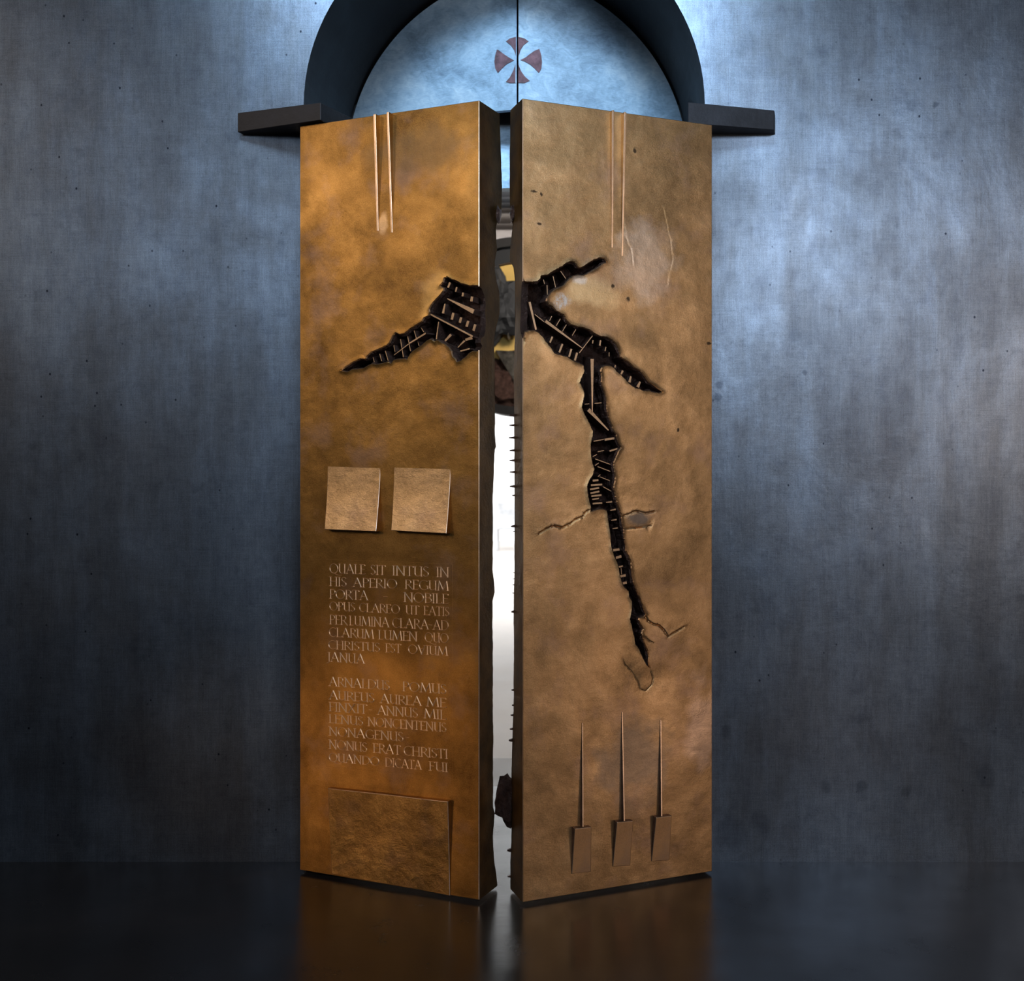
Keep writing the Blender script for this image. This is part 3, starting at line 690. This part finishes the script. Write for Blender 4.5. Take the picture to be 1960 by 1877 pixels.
raised(DL, 'ridge', [(740,215,.030),(744,214,.030),(751.5,445,.001),(748.0,445,.001)], lambda s_, t: .030 * (1 - t) + .001, [M['polish'], M['polish'], matsL['bronze']], None, 2, 14, .001)
raised(DR, 'ridge', [(1171.5,211,.022),(1175.5,211,.022),(1173.5,474,.001),(1170.5,474,.001)], lambda s_, t: .022 * (1 - t) + .001, [M['polish'], M['polish'], matsR['bronze']], None, 2, 14, .001)
raised(DR, 'ridge', [(1195,214,.032),(1199,215,.032),(1193.0,490,.001),(1189.5,490,.001)], lambda s_, t: .032 * (1 - t) + .001, [M['polish'], M['polish'], matsR['bronze']], None, 2, 14, .001)
for (tl, tr, br, bl) in (((1100,1586),(1132,1583),(1131,1668),(1094.5,1672)), ((1181,1573.5),(1212,1571),(1206,1656),(1173,1658)), ((1256,1564.5),(1286,1561),(1281,1646),(1247,1648))):
    o = raised(DR, 'prong_block', [(*tl,.030),(*tr,.030),(*br,.003),(*bl,.003)], lambda s_, t: .030 - .027 * t, [M['prong'], M['polish'], M['bronze_dark']], None, 3, 6, .0016)
for (x0, y0, x1, y1) in ((1115.2,1383,1116.0,1582), (1191.0,1362,1195.2,1571), (1265.0,1378,1266.5,1562)):
    o = raised(DR, 'prong_wire', [(x0-.9,y0,.002),(x0+.9,y0,.002),(x1+1.5,y1,.022),(x1-1.5,y1,.022)], lambda s_, t: .002 + .020 * t, [M['polish'], M['polish'], M['bronze_dark']], None, 2, 14, .0006)

# ---- spikes and the broken lump on the back edges
def spike(D, py, length, hgt, mat=None):
    px = np.interp(py, [p[1] for p in RBACK][::-1], [p[0] for p in RBACK][::-1]) if D is DR else np.interp(py, [p[1] for p in LBACK][::-1], [p[0] for p in LBACK][::-1])
    w_, z = D.sp(px, py); s = D.side; L = length * 4.15 / F; hz = hgt * 4.15 / F / 2
    V = [(-s * .02, -.01, -hz * 1.2), (-s * .02, .012, -hz), (-s * .02, .012, hz), (-s * .02, -.01, hz * 1.1), (s * L, .004, -hz * .5), (s * L, .009, -hz * .4), (s * L * .95, .009, hz * .15), (s * L * .95, .004, hz * .15)]
    f = [(0,3,2,1),(4,5,6,7),(0,1,5,4),(1,2,6,5),(2,3,7,6),(3,0,4,7)]
    o = fix_normals(mesh_obj('edge_tooth', V, f, M['bronze_dark'], D.root)); o.location = (D.E, w_ - .002, z)
for v, ln_, hg in ((55,35,26),(130,33,24),(223,38,26),(318,32,26),(393,33,26),(480,32,24),(587,32,30),(655,15,20),(885,24,30),(925,8,12),(1235,6,8),(1280,8,10),(1325,10,12),(1387,10,10),(1525,14,30)):
    spike(DR, 780 + v / 3.91, ln_ / 3.91 * 1.05, hg / 3.91)
for v, ln_, hg in ((300,13,24),(410,10,26),(480,18,24),(580,18,26),(660,22,36),(1450,24,40),(1640,18,24)):
    spike(DR, 1240 + v / 3.757, ln_ / 3.757 * 1.05, hg / 3.757)
def rock(name, center, size, mat, parent=None, seed=0, sub=3, squash=(1,1,1)):
    bm = bmesh.new(); bmesh.ops.create_icosphere(bm, subdivisions=sub, radius=1.0)
    for v in bm.verts:
        p = v.co.copy(); k = 1 + .45 * noise.noise(p * 1.3 + Vector((seed, 0, 0))) + .22 * noise.noise(p * 3.7 + Vector((0, seed, 0))) + .1 * noise.noise(p * 9)
        v.co = Vector((p.x * k * size[0], p.y * k * size[1], p.z * k * size[2]))
    me = bpy.data.meshes.new(name); bm.to_mesh(me); bm.free(); me.materials.append(mat)
    o = link(bpy.data.objects.new(name, me)); o.location = center
    if parent: o.parent = parent
    return o
w_, z = DR.sp(978, 1530)
lump = rock('cast_lump', (DR.E - .012, w_ + .012, z - .004), (.046, .03, .085), M['bronze_dark'], DR.root, 4)
w_, z = DR.sp(981, 410); rock('edge_casting', (DR.E - .002, w_ - .004, z), (.008, .02, .035), M['bronze_dark'], DR.root, 9, 2)
w_, z = DL.sp(953, 410); rock('edge_casting', (DL.E + .002, w_ - .0, z), (.008, .02, .035), M['bronze_dark'], DL.root, 2, 2)

# ---- the Latin inscription, each letter a ridge of its own
def arc(cx, cz, rx, rz, a0, a1, n=12): return [(cx + rx * math.cos(math.radians(a0 + (a1 - a0) * i / n)), cz + rz * math.sin(math.radians(a0 + (a1 - a0) * i / n))) for i in range(n + 1)]
def sf(x, z, a=.09, b=None): b = a if b is None else b; return [(x - a, z), (x + b, z)]
GL = {
 'A': (.82, [[(.08,0),(.40,1)], [(.40,1),(.74,0)], [(.20,.36),(.61,.36)], sf(.08,0), sf(.74,0)]),
 'B': (.62, [[(.12,0),(.12,1)], [(.12,1)] + arc(.30,.76,.24,.24,90,-90) + [(.12,.52)], [(.12,.52)] + arc(.32,.26,.27,.26,90,-90) + [(.12,0)]]),
 'C': (.76, [arc(.47,.5,.40,.5,50,310,18)]),
 'D': (.82, [[(.12,0),(.12,1)], [(.12,1)] + arc(.32,.5,.44,.5,90,-90,16) + [(.12,0)]]),
 'E': (.55, [[(.12,0),(.12,1)], [(.05,1),(.50,1),(.50,.93)], [(.12,.52),(.44,.52)], [(.05,0),(.52,0),(.53,.08)]]),
 'F': (.52, [[(.12,0),(.12,1)], [(.05,1),(.48,1),(.48,.93)], [(.12,.52),(.40,.52)], sf(.12,0)]),
 'G': (.82, [arc(.47,.5,.40,.5,50,315,18), [(.76,.12),(.76,.42)], sf(.76,.42,.1,.05)]),
 'H': (.76, [[(.12,0),(.12,1)], [(.64,0),(.64,1)], [(.12,.52),(.64,.52)], sf(.12,0), sf(.12,1), sf(.64,0), sf(.64,1)]),
 'I': (.30, [[(.15,0),(.15,1)], sf(.15,0), sf(.15,1)]),
 'J': (.34, [[(.22,1),(.22,.0),(.16,-.14),(.02,-.17)], sf(.22,1)]),
 'L': (.54, [[(.12,0),(.12,1)], [(.05,0),(.50,0),(.52,.1)], sf(.12,1)]),
 'M': (.98, [[(.10,0),(.18,1)], [(.18,1),(.50,.08)], [(.50,.08),(.80,1)], [(.80,1),(.90,0)], sf(.10,0), sf(.90,0)]),
 'N': (.82, [[(.12,0),(.12,1)], [(.12,1),(.70,0)], [(.70,0),(.70,1)], sf(.12,0), sf(.70,1), [(.03,1),(.12,1)]]),
 'O': (.90, [arc(.45,.5,.39,.5,0,360,24)]),
 'P': (.58, [[(.12,0),(.12,1)], [(.12,1)] + arc(.28,.73,.26,.27,90,-90) + [(.12,.46)], sf(.12,0)]),
 'Q': (.90, [arc(.45,.5,.39,.5,0,360,24), [(.48,.02),(.70,-.14),(.98,-.22),(1.2,-.19)]]),
 'R': (.66, [[(.12,0),(.12,1)], [(.12,1)] + arc(.28,.74,.25,.26,90,-90) + [(.12,.48)], [(.30,.48),(.68,-.02)], sf(.12,0)]),
 'S': (.52, [arc(.27,.76,.19,.24,35,180,8) + [(.13,.64),(.38,.42)] + arc(.25,.25,.20,.25,30,-150,9)]),
 'T': (.66, [[(.33,0),(.33,1)], [(.03,.93),(.04,1),(.62,1),(.63,.93)], sf(.33,0)]),
 'U': (.74, [[(.12,1),(.12,.30)] + arc(.36,.28,.24,.28,180,330,8), [(.62,1),(.62,0)], sf(.12,1), sf(.62,1), [(.62,0),(.70,0)]]),
 'V': (.76, [[(.08,1),(.38,0)], [(.38,0),(.70,1)], sf(.08,1), sf(.70,1), [(.20,.62),(.58,.62)]]),
 'X': (.76, [[(.10,1),(.66,0)], [(.64,1),(.10,0)], sf(.10,1), sf(.64,1), sf(.10,0), sf(.66,0)]),
 '-': (.30, [[(.06,.46),(.24,.46)]]),
}
CH = .0355; SW = .0043; SH = .0027
def glyph_mesh(ch):
    wd, strokes = GL[ch]; V = []; faces = []
    for st in strokes:
        p = [Vector((x * CH, z * CH)) for x, z in st]; n = len(p)
        closed = (p[0] - p[-1]).length < 1e-4
        base = len(V)
        slim = .8 if n == 2 and abs(p[0].y - p[1].y) < .002 else 1.0
        for i in range(n):
            a = p[i - 1] if i else (p[-2] if closed else p[0]); b = p[i + 1] if i < n - 1 else (p[1] if closed else p[-1])
            t = (b - a).normalized(); nn = Vector((-t.y, t.x))
            k = 1.0 if n == 2 else (.72 + .28 * abs(t.y))
            hw = SW / 2 * slim * k
            off = t * (-SW * .3 if (i == 0 and not closed) else (SW * .3 if (i == n - 1 and not closed) else 0))
            q = p[i] + off
            V += [(q.x - nn.x * hw, .0006, q.y - nn.y * hw), (q.x - nn.x * hw * .12, -SH * slim, q.y - nn.y * hw * .25), (q.x + nn.x * hw * .12, -SH * slim, q.y + nn.y * hw * .25), (q.x + nn.x * hw, .0006, q.y + nn.y * hw)]
        for i in range(n - 1):
            a = base + 4 * i
            for k in range(3): faces.append((a + k, a + k + 1, a + k + 5, a + k + 4))
        if not closed:
            faces.append((base, base + 1, base + 2, base + 3)); e_ = base + 4 * (n - 1); faces.append((e_ + 3, e_ + 2, e_ + 1, e_))
    me = bpy.data.meshes.new('letter'); me.from_pydata(V, [], faces); me.materials.append(M['letter'])
    bm = bmesh.new(); bm.from_mesh(me); bmesh.ops.recalc_face_normals(bm, faces=bm.faces)
    bm.to_mesh(me); bm.free()
    return me
M['letter'] = mat_bronze('letter_bronze', (0.95,0.68,0.46), (0.88,0.60,0.38), (0.7,0.45,0.25), .40, bump=.3)
GM = {}
panel = raised(DL, 'inscription', [(623,1070,.001),(866,1079,.001),(866,1488,.001),(623,1466,.001)], lambda s_, t: .0004, [matsL['bronze'], matsL['bronze'], matsL['bronze']], 'Latin inscription in raised capitals', 6, 12, .0004)
ZA = lambda u, v: (600 + u / 4.267, 860 + v / 4.267); ZB = lambda u, v: (600 + u / 3.993, 1270 + v / 3.993)
LINES = [
 (ZA, 932, 1008, .006, [('QUALE',130,425),('SIT',465,590),('INTUS',640,945),('IN',1000,1108)]),
 (ZA, 1040, 1113, .006, [('HIS',130,272),('APERIO',320,685),('REGUM',745,1105)]),
 (ZA, 1142, 1216, .008, [('PORTA',130,448),('-',570,610),('NOBILE',735,1105)]),
 (ZA, 1243, 1312, .008, [('OPUS',130,342),('CLAREO',372,707),('UT',752,865),('EATIS',900,1112)]),
 (ZA, 1350, 1425, .010, [('PER',130,275),('LUMINA',292,620),('CLARA',642,942),('-',940,972),('AD',975,1105)]),
 (ZA, 1453, 1526, .012, [('CLARUM',125,495),('LUMEN',528,850),('QUO',908,1105)]),
 (ZA, 1558, 1627, .014, [('CHRISTUS',120,545),('EST',588,718),('OVIUM',772,1098)]),
 (ZA, 1655, 1730, .014, [('JANUA',110,420)]),
 (ZB, 100, 168, .018, [('ARNALDUS',118,585),('POMUS',680,1018)]),
 (ZB, 203, 270, .020, [('AUREUS',118,468),('AUREA',508,828),('ME',862,1018)]),
 (ZB, 292, 360, .022, [('FINXIT',118,412),('-',422,452),('ANNUS',487,800),('MIL',842,1018)]),
 (ZB, 385, 450, .022, [('LENUS',118,382),('NONCENTENUS',415,1018)]),
 (ZB, 480, 546, .024, [('NONAGENUS',118,690),('-',702,736)]),
 (ZB, 580, 648, .026, [('NONUS',118,412),('ERAT',455,668),('CHRISTI',688,1030)]),
 (ZB, 680, 744, .026, [('QUANDO',118,505),('DICATA',548,828),('FUI',882,1030)]),
]
x_ref = DL.fp(630, 1100)[0]
for Z, top, basel, slope, words in LINES:
    px0, pyb = Z(125, basel); _, pyt = Z(125, top)
    zb = DL.fp(630, pyb)[1]; zt_ = DL.fp(630, pyt)[1]; ch = zt_ - zb
    for word, u0, u1 in words:
        xa = DL.fp(Z(u0, basel)[0], pyb)[0]; xb = DL.fp(Z(u1, basel)[0], pyb)[0]
        tot = sum(GL[c][0] for c in word); kx = (xb - xa) / (tot * CH)
        x = xa
        for c in word:
            if c not in GM: GM[c] = glyph_mesh(c)
            o = link(bpy.data.objects.new('letter', GM[c])); o.parent = panel
            o.scale = (kx, 1, ch / CH)
            zz = zb + (x - x_ref) * slope
            o.location = (x - panel.location.x, -.0004, zz - panel.location.z)
            o.rotation_euler = (0, -slope, 0)
            x += GL[c][0] * CH * kx

# ------------------------------------------------------------------ the bright room beyond, seen through the gap
# round sculpture hanging in the nave
SD = 8.0
c = P(990, 624, SD); k = SD / F
sculpt = empty('hanging_round_sculpture', (c.x, SD, c.z))
setp(sculpt, 'dark ring shaped bronze sculpture with gilded inside, seen through the gap', 'sculpture')
def ring_mesh(name, r0, r1, y0, y1, mat, parent, seg=96):
    V = []; Fs = []
    for i in range(seg):
        a = 2 * math.pi * i / seg; ca, sa = math.cos(a), math.sin(a)
        V += [(r0 * ca, y0, r0 * sa), (r1 * ca, y0, r1 * sa), (r1 * ca, y1, r1 * sa), (r0 * ca, y1, r0 * sa)]
    for i in range(seg):
        a, b = 4 * i, 4 * ((i + 1) % seg)
        for q in range(4): Fs.append((a + q, b + q, b + (q + 1) % 4, a + (q + 1) % 4))
    return fix_normals(mesh_obj(name, V, Fs, mat, parent))
ring_mesh('rim', 154 * k, 171 * k, 0, .30, M['iron'], sculpt)
ring_mesh('inner_rim', 125 * k, 151 * k, .04, .26, M['black'], sculpt)
ring_mesh('bevel_band', 121 * k, 125 * k, .05, .26, M['polish'], sculpt)
plate_from_poly('gilded_plate', [(124 * k * math.cos(a * math.pi / 32), 124 * k * math.sin(a * math.pi / 32)) for a in range(64)], .05, .10, M['gold'], sculpt)
rock('core', ((945 - 990) * k, .0, (624 - 592) * k), (58 * k, .12, 68 * k), M['black'], sculpt, 1, 4)
rock('shard', ((978 - 990) * k, -.02, (624 - 612) * k), (9 * k, .05, 34 * k), M['silver'], sculpt, 3, 4)
V = [(-42 * k, 0, -46 * k), (10 * k, -.05, -50 * k), (-4 * k, -.02, -108 * k), (-42 * k, .1, -46 * k), (10 * k, .1, -50 * k), (-4 * k, .1, -108 * k)]
fix_normals(mesh_obj('shard', V, [(0,1,2),(3,5,4),(0,3,4,1),(1,4,5,2),(2,5,3,0)], M['silver'], sculpt))
rock('core', ((975 - 990) * k, .1, (624 - 728) * k), (60 * k, .1, 58 * k), M['bronze_dark'], sculpt, 6, 4)
for dx in (-.35, .35):
    box('hanging_cable', dx - .008, dx + .008, .1, .116, .45, 9 - c.z, M['iron'], sculpt)
# cornice mouldings
CD = 12.0
def zz(py, D=CD): return CZ + (PY - py) * D / F
prof = [(400, .0), (398, .35), (381, .30), (379, .22), (370, .20), (358, .0)]
bands = [(456, 444, .42, 'beige'), (442, 432, .34, 'beige'), (430, 412, .46, 'beige'), (410, 404, .30, 'beige'), (401, 396, .38, 'b'), (393, 381, .32, 'b'), (378, 350, .22, 'b')]
M['cornice_b'] = mat_simple('grey_stucco', (0.42, 0.44, 0.48), .7, 0, .1, 5, .1)
corn = empty('cornice', (0, CD, zz(456)))
setp(corn, 'pale stone cornice of rounded mouldings high in the room beyond', 'cornice', None, 'thing')
for b0, b1, dpt, kind_ in bands:
    z0, z1 = zz(b0) - zz(456), zz(b1) - zz(456); n = 10
    V = []; Fs = []
    for i in range(n + 1):
        a = math.pi * i / n; V += [(-7.0, -dpt * .5 * math.sin(a) - .05, z0 + (z1 - z0) * i / n), (6.0, -dpt * .5 * math.sin(a) - .05, z0 + (z1 - z0) * i / n)]
    for i in range(n): Fs.append((2 * i, 2 * i + 1, 2 * i + 3, 2 * i + 2))
    m_ = len(V); V += [(-7.0, .3, z0), (6.0, .3, z0), (-7.0, .3, z1), (6.0, .3, z1)]
    Fs += [(0, 1, m_ + 1, m_), (2 * n, 2 * n + 1, m_ + 3, m_ + 2), (m_, m_ + 1, m_ + 3, m_ + 2)]
    o = fix_normals(mesh_obj('moulding', V, Fs, M['cornice'] if kind_ == 'beige' else M['cornice_b'], corn))
setp(box('wall_back.001', -7, 6, CD + .32, CD + .5, zz(456), 9.0, M['cornice_b']), kind='structure')
# chair far away
cd = 21.5; c0 = P(970, 1037, cd)
M['chair'] = mat_simple('pale_grey_paint', (0.45, 0.45, 0.46), .6)
ch_ = empty('side_chair', (c0.x, cd, 0)); setp(ch_, 'pale grey chair standing far off in the bright room beyond the gap', 'chair')
box('seat', -.2, .2, -.2, .2, .43, .47, M['chair'], ch_, .005)
box('backrest', -.2, .2, .17, .2, .55, .95, M['chair'], ch_, .005)
for a in (-.18, .18):
    for b in (-.18, .18): box('leg', a - .018, a + .018, b - .018, b + .018, 0, .95 if b > 0 else .43, M['chair'], ch_)
setp(box('ceiling', -7, 6, 5.6, 24.4, 9.0, 9.2, M['nave_wall']), kind='structure')
